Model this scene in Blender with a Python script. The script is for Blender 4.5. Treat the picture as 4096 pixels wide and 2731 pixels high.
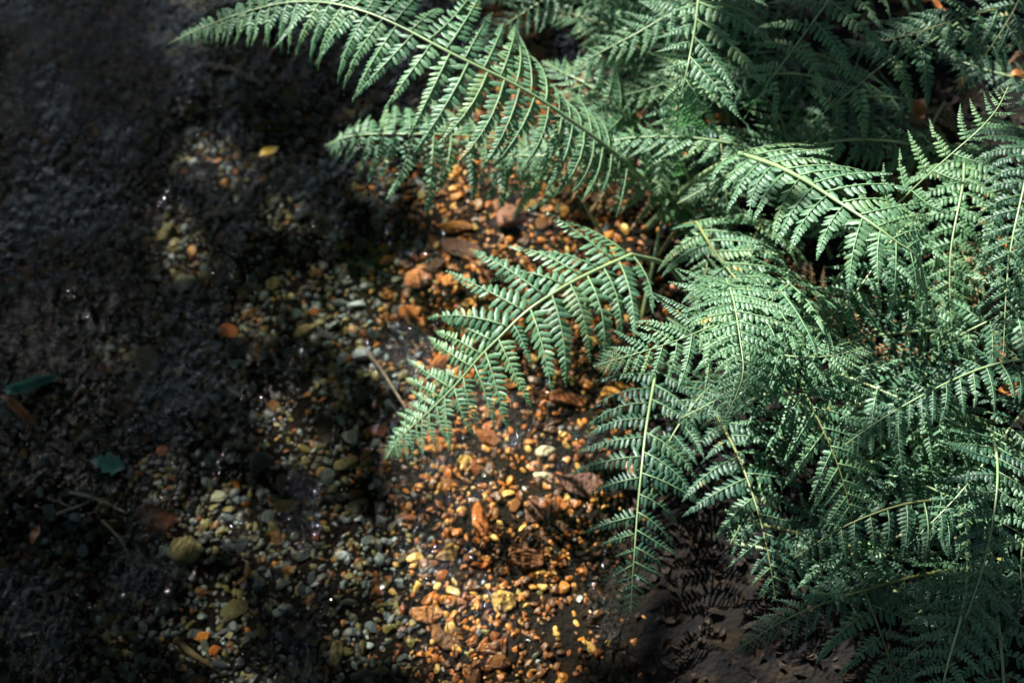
import bpy, math, random
import numpy as np
from mathutils import Vector, Matrix, noise

for o in list(bpy.data.objects):
    bpy.data.objects.remove(o, do_unlink=True)
R = math.radians
rnd = random.Random(11)
rng = np.random.default_rng(11)
scene = bpy.context.scene
C = scene.collection

# ------------------------------------------------------------------ camera
CAM_H, PITCH, LENS, SENS = 1.45, 58.0, 50.0, 36.0
FW, FH = 4096.0, 2731.0
cam_d = bpy.data.cameras.new('camera')
cam = bpy.data.objects.new('camera', cam_d); C.objects.link(cam)
cam.location = (0, 0, CAM_H); cam.rotation_euler = (R(90 - PITCH), 0, 0)
cam_d.lens = LENS; cam_d.sensor_width = SENS; cam_d.clip_start = 0.05; cam_d.clip_end = 400
scene.camera = cam
_cm = Matrix.Rotation(R(90 - PITCH), 3, 'X'); CP = Vector((0, 0, CAM_H))

def P(px, py, z):
    """photo pixel (4096 frame) -> point at height z on that line of sight"""
    d = _cm @ Vector(((px / FW - .5) * SENS, -(py / FH - .5) * SENS * FH / FW, -LENS))
    return CP + d * ((z - CAM_H) / d.z)
_cmi = _cm.transposed()
def to_px(p):
    q = _cmi @ (Vector(p) - CP)
    return ((q.x / -q.z * LENS / SENS + .5) * FW, (.5 - q.y / -q.z * LENS / SENS * FW / FH) * FH)

cam_d.dof.use_dof = True
cam_d.dof.focus_distance = -(_cmi @ (P(2780, 1400, .33) - CP)).z
cam_d.dof.aperture_fstop = 4.2

# ------------------------------------------------------------------ light
SUN_AZ, SUN_EL = R(-42), R(50)          # azimuth from +Y towards +X
SDIR = Vector((math.sin(SUN_AZ) * math.cos(SUN_EL), math.cos(SUN_AZ) * math.cos(SUN_EL), math.sin(SUN_EL)))
w = bpy.data.worlds.new('World'); scene.world = w; w.use_nodes = True
nt = w.node_tree
sky = nt.nodes.new('ShaderNodeTexSky'); sky.sky_type = 'NISHITA'; sky.sun_disc = False
sky.sun_elevation = SUN_EL; sky.sun_rotation = SUN_AZ
nt.links.new(sky.outputs[0], nt.nodes['Background'].inputs[0])
nt.nodes['Background'].inputs[1].default_value = 0.085
sun_d = bpy.data.lights.new('sun', 'SUN'); sun_d.energy = 5.0; sun_d.angle = R(.53); sun_d.color = (1, .965, .91)
sun = bpy.data.objects.new('sun', sun_d); C.objects.link(sun)
sun.rotation_euler = (-SDIR).to_track_quat('-Z', 'Y').to_euler()
sun.location = SDIR * 12
vs = scene.view_settings
vs.view_transform = 'Standard'; vs.look = 'None'; vs.gamma = 1; vs.use_curve_mapping = False
vs.exposure = 1.95
cy = scene.cycles
cy.use_denoising = True
cy.max_bounces = 8; cy.diffuse_bounces = 3; cy.glossy_bounces = 3; cy.transmission_bounces = 3; cy.transparent_max_bounces = 12
cy.caustics_reflective = False; cy.caustics_refractive = False
cy.sample_clamp_indirect = 3.0

# ------------------------------------------------------------------ materials
def new_mat(name):
    m = bpy.data.materials.new(name); m.use_nodes = True
    n = m.node_tree.nodes; l = m.node_tree.links
    return m, n, l, n['Principled BSDF'], n['Material Output']

def ramp(n, l, fac, stops):
    r = n.new('ShaderNodeValToRGB'); e = r.color_ramp.elements
    while len(e) < len(stops): e.new(.5)
    for k, (p, c) in enumerate(stops):
        e[k].position = p; e[k].color = (*c, 1)
    l.new(fac, r.inputs[0]); return r.outputs[0]

def leaf_mat(name, cols, trans_col, trans=.3, rough=.42, spec=.5, scale=60):
    m, n, l, b, out = new_mat(name)
    oi = n.new('ShaderNodeObjectInfo'); tc = n.new('ShaderNodeTexCoord')
    nz = n.new('ShaderNodeTexNoise'); nz.inputs['Scale'].default_value = scale; nz.inputs['Detail'].default_value = 3
    l.new(tc.outputs['Object'], nz.inputs['Vector'])
    a = n.new('ShaderNodeMath'); a.operation = 'MULTIPLY_ADD'
    l.new(oi.outputs['Random'], a.inputs[0]); a.inputs[1].default_value = .55
    a2 = n.new('ShaderNodeMath'); a2.operation = 'MULTIPLY'; l.new(nz.outputs['Fac'], a2.inputs[0]); a2.inputs[1].default_value = .6
    l.new(a2.outputs[0], a.inputs[2])
    col = ramp(n, l, a.outputs[0], cols)
    if name.startswith('fern_leaf'):
        n2 = n.new('ShaderNodeTexNoise'); n2.noise_dimensions = '4D'; n2.inputs['Scale'].default_value = 3.2; n2.inputs['Detail'].default_value = 4
        l.new(tc.outputs['Object'], n2.inputs['Vector'])
        w4 = n.new('ShaderNodeMath'); w4.operation = 'MULTIPLY'; w4.inputs[1].default_value = 40; l.new(oi.outputs['Random'], w4.inputs[0]); l.new(w4.outputs[0], n2.inputs['W'])
        mr = n.new('ShaderNodeMapRange'); mr.inputs[1].default_value = .64; mr.inputs[2].default_value = .74; l.new(n2.outputs['Fac'], mr.inputs[0])
        mb = n.new('ShaderNodeMix'); mb.data_type = 'RGBA'; mb.inputs[7].default_value = (.24, .19, .045, 1)
        l.new(mr.outputs[0], mb.inputs[0]); l.new(col, mb.inputs[6]); col = mb.outputs[2]
    l.new(col, b.inputs['Base Color'])
    b.inputs['Roughness'].default_value = rough; b.inputs['Specular IOR Level'].default_value = spec
    bp = n.new('ShaderNodeBump'); bp.inputs['Strength'].default_value = .35; bp.inputs['Distance'].default_value = .002
    l.new(nz.outputs['Fac'], bp.inputs['Height']); l.new(bp.outputs[0], b.inputs['Normal'])
    t = n.new('ShaderNodeBsdfTranslucent'); t.inputs['Color'].default_value = (*trans_col, 1)
    mx = n.new('ShaderNodeMixShader'); mx.inputs[0].default_value = trans
    l.new(b.outputs[0], mx.inputs[1]); l.new(t.outputs[0], mx.inputs[2]); l.new(mx.outputs[0], out.inputs['Surface'])
    return m

M = {}
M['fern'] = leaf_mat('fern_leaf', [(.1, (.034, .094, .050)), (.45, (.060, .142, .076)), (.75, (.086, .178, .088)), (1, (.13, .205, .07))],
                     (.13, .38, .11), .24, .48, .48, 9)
M['fern_deep_shade'] = leaf_mat('fern_leaf_deep_shade', [(.1, (.014, .05, .032)), (.5, (.024, .075, .045)), (1, (.045, .105, .05))], (.08, .28, .08), .22, .48, .5, 9)  # deep green tone, also used to darken fronds that lie in shade
M['fern_young'] = leaf_mat('fern_leaf_young', [(.1, (.05, .125, .06)), (.6, (.075, .165, .075)), (1, (.11, .20, .075))], (.2, .42, .10), .3, .48, .48, 9)
M['stem'] = leaf_mat('fern_stem', [(.1, (.13, .20, .09)), (.6, (.20, .28, .13)), (1, (.26, .31, .14))], (.2, .25, .06), .05, .38, .5, 30)
M['rib'] = leaf_mat('fern_midrib', [(.1, (.09, .17, .08)), (1, (.14, .23, .11))], (.2, .35, .1), .1, .45, .4, 30)
M['stem_brown'] = leaf_mat('fern_stem_brown', [(.1, (.08, .085, .035)), (.6, (.12, .14, .05)), (1, (.16, .18, .06))], (.1, .1, .03), .03, .45, .4, 30)
M['canopy'] = leaf_mat('tree_leaf', [(.1, (.025, .055, .025)), (.6, (.035, .07, .03)), (1, (.045, .08, .03))], (.07, .14, .04), .2, .5, .4, 4)
M['withered'] = leaf_mat('withered_fern', [(.05, (.05, .022, .01)), (.5, (.12, .055, .02)), (1, (.2, .10, .035))], (.2, .09, .03), .15, .6, .3, 12)
M['oak'] = leaf_mat('oak_leaf', [(.1, (.03, .11, .075)), (1, (.05, .16, .10))], (.08, .2, .06), .15, .35, .5, 40)
M['dead'] = leaf_mat('dead_leaf', [(.05, (.16, .05, .018)), (.5, (.32, .11, .03)), (.8, (.42, .19, .05)), (1, (.30, .16, .07))], (.4, .15, .03), .15, .5, .4, 40)
M['yellow'] = leaf_mat('yellow_leaf', [(.1, (.45, .26, .02)), (1, (.6, .38, .04))], (.5, .3, .02), .15, .5, .4, 40)

def bark_mat(name, c0, c1, sc=18):
    m, n, l, b, out = new_mat(name)
    tc = n.new('ShaderNodeTexCoord'); mp = n.new('ShaderNodeMapping'); mp.inputs['Scale'].default_value = (1, 1, .25)
    l.new(tc.outputs['Object'], mp.inputs[0])
    nz = n.new('ShaderNodeTexNoise'); nz.inputs['Scale'].default_value = sc; nz.inputs['Detail'].default_value = 6
    l.new(mp.outputs[0], nz.inputs['Vector'])
    l.new(ramp(n, l, nz.outputs['Fac'], [(.3, c0), (.7, c1)]), b.inputs['Base Color'])
    b.inputs['Roughness'].default_value = .8
    bp = n.new('ShaderNodeBump'); bp.inputs['Strength'].default_value = .8; bp.inputs['Distance'].default_value = .01
    l.new(nz.outputs['Fac'], bp.inputs['Height']); l.new(bp.outputs[0], b.inputs['Normal'])
    return m
M['bark'] = bark_mat('bark', (.05, .04, .03), (.16, .13, .10))
M['twig'] = bark_mat('twig_bark', (.06, .045, .03), (.17, .13, .07), 60)

def stone_mat(name, attr):
    m, n, l, b, out = new_mat(name)
    if attr:
        c = n.new('ShaderNodeAttribute'); c.attribute_name = 'stone_colour'; col = c.outputs['Color']
    else:
        c = n.new('ShaderNodeObjectInfo'); col = c.outputs['Color']
    tc = n.new('ShaderNodeTexCoord')
    nz = n.new('ShaderNodeTexNoise'); nz.inputs['Scale'].default_value = 140 if attr else 3.2
    nz.inputs['Detail'].default_value = 5; nz.inputs['Roughness'].default_value = .65
    l.new(tc.outputs['Object'], nz.inputs['Vector'])
    mul = n.new('ShaderNodeMix'); mul.data_type = 'RGBA'; mul.blend_type = 'MULTIPLY'; mul.inputs[0].default_value = 1
    v = ramp(n, l, nz.outputs['Fac'], [(.3, (.45, .40, .36)), (.55, (1, 1, 1)), (.72, (1.35, 1.3, 1.2))])
    l.new(col, mul.inputs[6]); l.new(v, mul.inputs[7]); l.new(mul.outputs[2], b.inputs['Base Color'])
    b.inputs['Roughness'].default_value = .5; b.inputs['Specular IOR Level'].default_value = .5
    bp = n.new('ShaderNodeBump'); bp.inputs['Strength'].default_value = .5; bp.inputs['Distance'].default_value = .001 if attr else .03
    l.new(nz.outputs['Fac'], bp.inputs['Height']); l.new(bp.outputs[0], b.inputs['Normal'])
    return m
M['stone'] = stone_mat('wet_stone', False)
M['gravel'] = stone_mat('wet_gravel', True)

def ground_mat():
    m, n, l, b, out = new_mat('stream_bed_soil')
    tc = n.new('ShaderNodeTexCoord')
    nz = n.new('ShaderNodeTexNoise'); nz.inputs['Scale'].default_value = 45; nz.inputs['Detail'].default_value = 8
    l.new(tc.outputs['Object'], nz.inputs['Vector'])
    vo = n.new('ShaderNodeTexVoronoi'); vo.inputs['Scale'].default_value = 190
    l.new(tc.outputs['Object'], vo.inputs['Vector'])
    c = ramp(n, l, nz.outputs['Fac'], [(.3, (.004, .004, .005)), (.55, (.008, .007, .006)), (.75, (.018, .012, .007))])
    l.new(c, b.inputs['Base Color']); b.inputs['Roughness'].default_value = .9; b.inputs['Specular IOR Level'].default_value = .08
    bp = n.new('ShaderNodeBump'); bp.inputs['Strength'].default_value = .8; bp.inputs['Distance'].default_value = .004
    l.new(vo.outputs['Distance'], bp.inputs['Height']); l.new(bp.outputs[0], b.inputs['Normal'])
    return m
M['ground'] = ground_mat()

def water_mat():
    m, n, l, b, out = new_mat('stream_water')
    n.remove(b)
    tc = n.new('ShaderNodeTexCoord'); mp = n.new('ShaderNodeMapping'); mp.inputs['Scale'].default_value = (1, .55, 1)
    mp.inputs['Rotation'].default_value = (0, 0, R(12))
    l.new(tc.outputs['Object'], mp.inputs[0])
    nz = n.new('ShaderNodeTexNoise'); nz.inputs['Scale'].default_value = 90; nz.inputs['Detail'].default_value = 4; nz.inputs['Distortion'].default_value = .6
    l.new(mp.outputs[0], nz.inputs['Vector'])
    bp = n.new('ShaderNodeBump'); bp.inputs['Strength'].default_value = .55; bp.inputs['Distance'].default_value = .013
    l.new(nz.outputs['Fac'], bp.inputs['Height'])
    n3 = n.new('ShaderNodeTexNoise'); n3.inputs['Scale'].default_value = 9; n3.inputs['Detail'].default_value = 2; l.new(mp.outputs[0], n3.inputs['Vector'])
    mr = n.new('ShaderNodeMapRange'); mr.inputs[1].default_value = .45; mr.inputs[2].default_value = .68; mr.inputs[3].default_value = .12; mr.inputs[4].default_value = .95
    l.new(n3.outputs['Fac'], mr.inputs[0]); l.new(mr.outputs[0], bp.inputs['Strength'])
    fr = n.new('ShaderNodeFresnel'); fr.inputs['IOR'].default_value = 1.33; l.new(bp.outputs[0], fr.inputs['Normal'])
    gl = n.new('ShaderNodeBsdfGlossy'); gl.inputs['Roughness'].default_value = .02; l.new(bp.outputs[0], gl.inputs['Normal'])
    tr = n.new('ShaderNodeBsdfTransparent'); tr.inputs['Color'].default_value = (.93, .90, .80, 1)
    mx = n.new('ShaderNodeMixShader'); l.new(fr.outputs[0], mx.inputs[0]); l.new(tr.outputs[0], mx.inputs[1]); l.new(gl.outputs[0], mx.inputs[2])
    l.new(mx.outputs[0], out.inputs['Surface'])
    return m
M['water'] = water_mat()

# ------------------------------------------------------------------ helpers
def link(o, parent=None):
    C.objects.link(o)
    if parent is not None: o.parent = parent
    return o
def tag(o, label=None, cat=None, group=None, kind=None):
    if label: o['label'] = label
    if cat: o['category'] = cat
    if group: o['group'] = group
    if kind: o['kind'] = kind
    return o
def mesh(name, v, f, mats, smooth=True, mi=None):
    me = bpy.data.meshes.new(name); me.from_pydata([tuple(x) for x in v], [], f)
    for m in (mats if isinstance(mats, (list, tuple)) else [mats]): me.materials.append(m)
    if mi is not None: me.polygons.foreach_set('material_index', mi)
    if smooth: me.polygons.foreach_set('use_smooth', [True] * len(me.polygons))
    me.update(); return me
def inpoly(x, y, poly):
    c = False; j = len(poly) - 1
    for i in range(len(poly)):
        xi, yi = poly[i]; xj, yj = poly[j]
        if (yi > y) != (yj > y) and x < (xj - xi) * (y - yi) / (yj - yi) + xi: c = not c
        j = i
    return c
def catmull(pts, n):
    p = [2 * pts[0] - pts[1]] + list(pts) + [2 * pts[-1] - pts[-2]]
    out = []
    for i in range(1, len(p) - 2):
        for k in range(n):
            t = k / n
            out.append(.5 * ((2 * p[i]) + (p[i + 1] - p[i - 1]) * t + (2 * p[i - 1] - 5 * p[i] + 4 * p[i + 1] - p[i + 2]) * t * t
                             + (3 * p[i] - p[i - 1] - 3 * p[i + 1] + p[i + 2]) * t ** 3))
    out.append(pts[-1]); return out
def tube(pts, rads, sides=7):
    v, f = [], []
    up = Vector((.13, .21, 1)).normalized()
    for i, p in enumerate(pts):
        t = (pts[min(i + 1, len(pts) - 1)] - pts[max(i - 1, 0)]).normalized()
        a = t.cross(up)
        if a.length < .05: a = t.cross(Vector((1, 0, 0)))
        a.normalize(); b = a.cross(t)
        for k in range(sides):
            q = 2 * math.pi * k / sides
            v.append(p + (a * math.cos(q) + b * math.sin(q)) * rads[i])
    for i in range(len(pts) - 1):
        for k in range(sides):
            k2 = (k + 1) % sides
            f.append((i * sides + k, i * sides + k2, (i + 1) * sides + k2, (i + 1) * sides + k))
    f.append(tuple(range(sides))[::-1]); f.append(tuple(range((len(pts) - 1) * sides, len(pts) * sides)))
    return v, f

# ------------------------------------------------------------------ ground and water
EDGE = [P(x, y, 0) for x, y in ((2150, -400), (2280, 350), (2520, 750), (2560, 950), (2500, 1300), (2420, 1700), (2330, 2100), (2260, 2500), (2220, 3000))]
def edge_x(y):
    e = EDGE
    if y >= e[0].y: return e[0].x + (y - e[0].y) * .15
    for a, b in zip(e, e[1:]):
        if b.y <= y <= a.y: return b.x + (a.x - b.x) * (y - b.y) / (a.y - b.y)
    return e[-1].x - (e[-1].y - y) * .1
def ground_z(x, y):
    d = x - edge_x(y)
    d2 = -(x + 1.55 + .12 * math.sin(y * 2.1))
    d = max(d, d2)
    n_ = noise.noise(Vector((x * 6, y * 6, 3.3))) * .012 + noise.noise(Vector((x * 2, y * 2, 9))) * .02
    if d < 0: z = -.018 - .062 * (1 - math.exp(d * 2.2))
    else: z = -.018 + .26 * (1 - math.exp(-d * 1.6))
    return z + n_ * (.35 if d < 0 else 1.2)
def axis(lo, hi, step, far):
    a = list(np.arange(lo, hi + 1e-6, step)); s = step; x = hi
    b = []
    while x < far: s *= 1.6; x += s; b.append(x)
    s = step; x = lo; c = []
    while x > -far: s *= 1.6; x -= s; c.append(x)
    return c[::-1] + a + b
xs = axis(-2.0, 2.2, .025, 120); ys = axis(-.2, 2.6, .025, 120)
gv = [(x, y, ground_z(x, y)) for y in ys for x in xs]; nx = len(xs)
gf = [(j * nx + i, j * nx + i + 1, (j + 1) * nx + i + 1, (j + 1) * nx + i) for j in range(len(ys) - 1) for i in range(nx - 1)]
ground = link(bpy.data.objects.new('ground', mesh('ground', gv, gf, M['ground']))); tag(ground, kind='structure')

def wave(x, y):
    p = Vector((x * 9 + .25 * y, y * 4.5, 0))
    return .0016 * noise.noise(p) + .0009 * noise.noise(p * 2.3 + Vector((5, 1, 0))) + .0004 * noise.noise(p * 5.1) + .0005 * math.sin(y * 38 + 2.5 * noise.noise(p * .5) + x * 11)
wx = axis(-1.0, .62, .011, 2.0); wy = axis(.3, 1.7, .011, 6.0)
wv = [(x, y, wave(x, y)) for y in wy for x in wx]; nx = len(wx)
wf = [(j * nx + i, j * nx + i + 1, (j + 1) * nx + i + 1, (j + 1) * nx + i) for j in range(len(wy) - 1) for i in range(nx - 1)]
water = link(bpy.data.objects.new('stream_water', mesh('stream_water', wv, wf, M['water']))); tag(water, kind='structure')

# ------------------------------------------------------------------ unseen trees, leaves placed where shade should fall
LIT_BED = [(1750, 420), (1550, 640), (1700, 850), (1540, 1100), (1620, 1500), (1640, 1750), (1800, 1950), (1880, 2200), (1950, 2400),
           (2000, 2731), (2280, 2731), (2300, 2300), (2520, 1800), (2680, 1300), (2750, 300), (2250, 250)]
LIT_FERN = [(1150, -40), (1130, 150), (1500, 480), (1950, 750), (1700, 1050), (1420, 1650), (1500, 1880), (1900, 1850), (2250, 1550), (2560, 1650), (2760, 1680), (3200, 1700), (3500, 1760), (4600, 1850), (4600, -900), (2000, -900), (1700, -60)]
LIT_HIGH = [(2850, 450), (4200, 100), (4200, 1350), (3800, 1600), (3300, 1350), (2900, 1150)]
LIT_TOP = [(1950, 1600), (2050, 900), (2500, 700), (3200, 850), (3500, 1400), (3350, 1650), (3050, 1780), (2750, 1900), (2400, 1750)]
DARK_MID = [(2600, 1900), (3300, 1980), (4300, 1900), (4300, 3400), (2480, 3400), (2480, 2400)]
LIT_LOW = [(2100, 1450), (2100, 2350), (2280, 2350), (2400, 2000), (2500, 1550)]
DARK_BED = [(2560, 2220), (3000, 2200), (3500, 2500), (4300, 2500), (4300, 3400), (2450, 3400)]
DIM_FERN = [(600, -80), (1250, -80), (1300, 500), (1950, 850), (1250, 850), (1150, 320), (620, 300)]
LIT_MID = [(1200, 1600), (1300, 2150), (1850, 2100), (2500, 1500), (2500, 900), (1650, 900), (1500, 1400)]
HALF = [[(850, 820), (1700, 740), (1650, 1250), (1450, 1320), (1050, 1200)],
        [(750, 1750), (1800, 1750), (2250, 2300), (2350, 2800), (100, 2800), (300, 2400), (750, 2200)]]
HERO = [[(2050, 150), (2700, 100), (2750, 850), (2200, 800)], [(2300, 1000), (3000, 900), (3500, 1300), (3300, 1800), (2800, 1700), (2300, 1500)], [(3000, 600), (3500, 600), (4000, 900), (3900, 1350), (3400, 1250)],
        [(1100, -100), (2300, 300), (2300, 620), (1200, 350)], [(1500, 1000), (2500, 1000), (2300, 1500), (1500, 1900)], [(2650, -200), (3100, 300), (2900, 500), (2600, 400)],
        [(3500, 400), (4096, 250), (4096, 700), (3600, 900)]]
def shade_density(p):
    a = p - SDIR * ((p.z + .04) / SDIR.z); b = p - SDIR * ((p.z - .27) / SDIR.z)
    if a.y < .1 or b.y < .1: return 1
    ax, ay = to_px(a); bx, by = to_px(b)
    jx = 280 * noise.noise(Vector((a.x * 9, a.y * 9, 1.7))); jy = 280 * noise.noise(Vector((a.x * 9, a.y * 9, 7.7)))
    ax += jx; ay += jy; bx += jx * .3; by += jy * .3
    m = p - SDIR * ((p.z - .13) / SDIR.z)
    mx_, my_ = to_px(m)
    if inpoly(mx_, my_, LIT_MID) or inpoly(mx_, my_, LIT_LOW): return .008
    if inpoly(*to_px(p - SDIR * ((p.z - .39) / SDIR.z)), LIT_HIGH): return .004
    if inpoly(*to_px(p - SDIR * ((p.z - .32) / SDIR.z)), LIT_TOP): return .004
    if inpoly(ax, ay, DARK_BED) or inpoly(*to_px(p - SDIR * ((p.z - .17) / SDIR.z)), DARK_MID): return 3
    f_ = inpoly(bx, by, LIT_FERN)
    if f_ or inpoly(ax, ay, LIT_BED):
        if f_:
            for h in HERO:
                if inpoly(bx, by, h): return .006
        if noise.noise(Vector((b.x * 11, b.y * 11, 4.4))) > ((.0 if bx > 2600 else .2) if f_ else .5): return .5
        return .012
    if inpoly(bx, by, DIM_FERN): return .10
    if ax > 2300: return 3
    n_ = noise.noise(Vector((a.x * 6, a.y * 6, 6.1))) + .6 * noise.noise(Vector((a.x * 14, a.y * 14, 2.2)))
    for h in HALF:
        if inpoly(ax, ay, h): return max(.12, .26 + .26 * n_)
    if ax < 250: return .8
    return min(.95, max(.25, .46 + .4 * n_))
def make_tree(label, base, targets, seed, lr=(.055, .10), height=6.2):
    r = random.Random(seed)
    root = link(bpy.data.objects.new('unseen_shade_oak', None)); root.location = base
    tag(root, label, 'tree')
    bz = Vector(base)
    top = Vector((base[0] + .25, base[1] + .1, height))
    tp = [bz + Vector((0, 0, -.15)), bz + Vector((.02, .03, .9)), bz + Vector((.08, .02, 2.0)), bz.lerp(top, .72), top]
    tp = catmull(tp, 6); n = len(tp)
    v, f = tube([p - bz for p in tp], [.17 * (1 - .8 * i / n) + (.08 * max(0, 1 - i / 4)) for i in range(n)], 12)
    link(bpy.data.objects.new('trunk', mesh('trunk', v, f, M['bark'])), root)
    # limbs run to leaf clusters
    cl = [targets[i] for i in r.sample(range(len(targets)), min(26, len(targets)))]
    v, f = [], []
    for c in cl:
        s = tp[int(n * r.uniform(.45, .95))]
        mid = s.lerp(c, .5) + Vector((r.uniform(-.15, .15), r.uniform(-.15, .15), r.uniform(.05, .3)))
        q = catmull([s, mid, c], 6)
        if any(shade_density(x) < .2 for x in q): continue
        a, b = tube([p - bz for p in q], [.03 * (1 - .85 * i / len(q)) for i in range(len(q))], 6)
        o = len(v); v += a; f += [tuple(k + o for k in x) for x in b]
    link(bpy.data.objects.new('limbs', mesh('limbs', v, f, M['bark'])), root)
    v, f = [], []
    prof = [(0, 0), (.22, .2), (.55, .32), (.82, .22), (1, 0)]
    for c in targets:
        L = r.uniform(*lr)
        m = Matrix.Rotation(r.uniform(0, 6.28), 3, 'Z') @ Matrix.Rotation(r.gauss(0, .5), 3, 'X') @ Matrix.Rotation(r.gauss(0, .4), 3, 'Y')
        o = len(v)
        loc = [(prof[0][0], 0)] + [(u, s * h) for u, h in prof[1:4] for s in (-1, 1)] + [(1, 0)]
        v += [c - bz + m @ Vector((u - .5, h, .12 * abs(h) - .15 * u * u)) * L for u, h in loc]
        f += [(o, o + 1, o + 2), (o + 1, o + 3, o + 4, o + 2), (o + 3, o + 5, o + 6, o + 4), (o + 5, o + 7, o + 6)]
    cr = link(bpy.data.objects.new('crown', mesh('crown', v, f, M['canopy'], smooth=False)), root); cr['kind'] = 'stuff'
    return root
tgtA, tgtB = [], []
for _ in range(36000):
    h = rnd.uniform(3.4, 5.6)
    g = Vector((rnd.uniform(-1.6, 1.6), rnd.uniform(-.4, 2.1), 0))
    p = g + SDIR * (h / SDIR.z)
    cl = noise.noise(p * 2.6) * .5 + .5
    if rnd.random() < shade_density(p) * (.6 + .5 * cl):
        (tgtA if p.x < -2.3 else tgtB).append(p)
for _ in range(8000):        # low leaf sprays added to dapple the ferns
    h = rnd.uniform(1.9, 2.8)
    p = Vector((rnd.uniform(-.4, 1.3), rnd.uniform(.4, 1.9), .25)) + SDIR * ((h - .25) / SDIR.z)
    b = p - SDIR * ((p.z - .3) / SDIR.z); bx, by = to_px(b)
    hx, hy = to_px(p - SDIR * ((p.z - .41) / SDIR.z))
    d = 0 if any(inpoly(bx, by, q) or inpoly(hx, hy, q) for q in HERO) else (.85 if by > 1300 + .12 * (4096 - bx) else .5) if bx > 2550 and noise.noise(Vector((b.x * 13, b.y * 13, 8.8))) > (-.1 if by > 1300 else .0) else 0
    if rnd.random() < d: tgtB.append(p)
for _ in range(9000):        # the rest of the crowns
    p = Vector((rnd.gauss(-.4, 2.2), rnd.gauss(2.6, 2.2), rnd.uniform(3.2, 6.2)))
    if noise.noise(p * 1.3) < -.12: continue
    if rnd.random() < shade_density(p): (tgtA if p.x < -.9 else tgtB).append(p)
make_tree('unseen oak leaning from the far bank, crown shaped to shade the stream', (-2.3, 2.3, ground_z(-2.3, 2.3)), tgtA, 1)
make_tree('unseen oak standing beyond the ferns, crown shaped to shade them', (.4, 3.7, ground_z(.4, 3.7)), tgtB, 2)

SKY_SHADE_OAKS = [((-3.9, -.6), 'unseen oak added to block sky light, left bank behind the viewer'), ((-4.8, 3.0), 'unseen oak added to block sky light, left bank upstream of the leaning oak'), ((-.6, -3.4), 'unseen oak added to block sky light, downstream behind the viewer'),
        ((3.4, -1.8), 'unseen oak added to block sky light, right bank downstream of the ferns'), ((4.4, 1.8), 'unseen oak added to block sky light, deep in the right bank'), ((2.6, 5.0), 'unseen oak added to block sky light, right bank behind the ferns'), ((.2, 7.2), 'unseen oak added to block sky light, farthest upstream beyond the leaning oak')]
wt = [[] for _ in SKY_SHADE_OAKS]  # ring of unseen oaks added to cut down the sky light
for _ in range(62000):
    u = rnd.random(); a = rnd.uniform(0, 6.283); el = math.asin(.10 + .9 * u)
    d = rnd.uniform(4.2, 8.0)
    p = Vector((math.cos(el) * math.cos(a) * d, 1 + math.cos(el) * math.sin(a) * d, .4 + math.sin(el) * d * .9))
    if noise.noise(p * .9) < -.2: continue
    if p.z < 1.2 or rnd.random() > shade_density(p) or any(shade_density(p + Vector(q)) < .2 for q in ((.11, 0, 0), (-.11, 0, 0), (0, .11, 0), (0, -.11, 0))): continue
    k = min(range(len(SKY_SHADE_OAKS)), key=lambda i: (SKY_SHADE_OAKS[i][0][0] - p.x) ** 2 + (SKY_SHADE_OAKS[i][0][1] - p.y) ** 2)
    wt[k].append(p)
for i, ((x, y), lab) in enumerate(SKY_SHADE_OAKS):
    make_tree(lab, (x, y, ground_z(x, y)), wt[i], 20 + i, (.14, .22), 6.4)

# ------------------------------------------------------------------ stones
def icosphere(sub):
    t = (1 + 5 ** .5) / 2
    v = [Vector(x).normalized() for x in ((-1, t, 0), (1, t, 0), (-1, -t, 0), (1, -t, 0), (0, -1, t), (0, 1, t), (0, -1, -t), (0, 1, -t), (t, 0, -1), (t, 0, 1), (-t, 0, -1), (-t, 0, 1))]
    f = [(0, 11, 5), (0, 5, 1), (0, 1, 7), (0, 7, 10), (0, 10, 11), (1, 5, 9), (5, 11, 4), (11, 10, 2), (10, 7, 6), (7, 1, 8), (3, 9, 4), (3, 4, 2), (3, 2, 6), (3, 6, 8), (3, 8, 9), (4, 9, 5), (2, 4, 11), (6, 2, 10), (8, 6, 7), (9, 8, 1)]
    for _ in range(sub):
        c = {}; nf = []
        def mid(a, b):
            k = (min(a, b), max(a, b))
            if k not in c: c[k] = len(v); v.append(((v[a] + v[b]) / 2).normalized())
            return c[k]
        for a, b, d in f:
            x, y, z = mid(a, b), mid(b, d), mid(d, a)
            nf += [(a, x, z), (b, y, x), (d, z, y), (x, y, z)]
        f = nf
    return v, f
def stone_geo(sub, seed, angular):
    r = random.Random(seed); v, f = icosphere(sub); out = []
    pl = []
    for _ in range(6):
        n_ = Vector((r.gauss(0, 1), r.gauss(0, 1), r.gauss(0, 1))).normalized(); pl.append((n_, r.uniform(.42, .88)))
    for p in v:
        rad = 1.0
        for n_, d in pl:
            c = n_.dot(p)
            if c > .05: rad = min(rad, d / c)
        rad = rad * angular + (1 - angular) * .86
        rad *= 1 + .16 * noise.noise(p * 1.4 + Vector((seed, 0, 0))) + .05 * noise.noise(p * 4 + Vector((0, seed, 0)))
        out.append(p * rad)
    sx, sy, sz = r.uniform(.9, 1.4), r.uniform(.65, 1.0), r.uniform(.4, .75)
    return [Vector((p.x * sx, p.y * sy, p.z * sz)) for p in out], f
STONE_HI = []
for s in range(14):
    v, f = stone_geo(3, s + 1, rnd.choice((.7, .9, 1.0)))
    STONE_HI.append(mesh('stone', v, f, M['stone'], smooth=s % 4 == 0))
LOW = [(np.array([tuple(p) for p in v], dtype=np.float32), np.array(f, dtype=np.int32)) for v, f in (stone_geo(1, 40 + s, 1.0) for s in range(16))]

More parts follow.
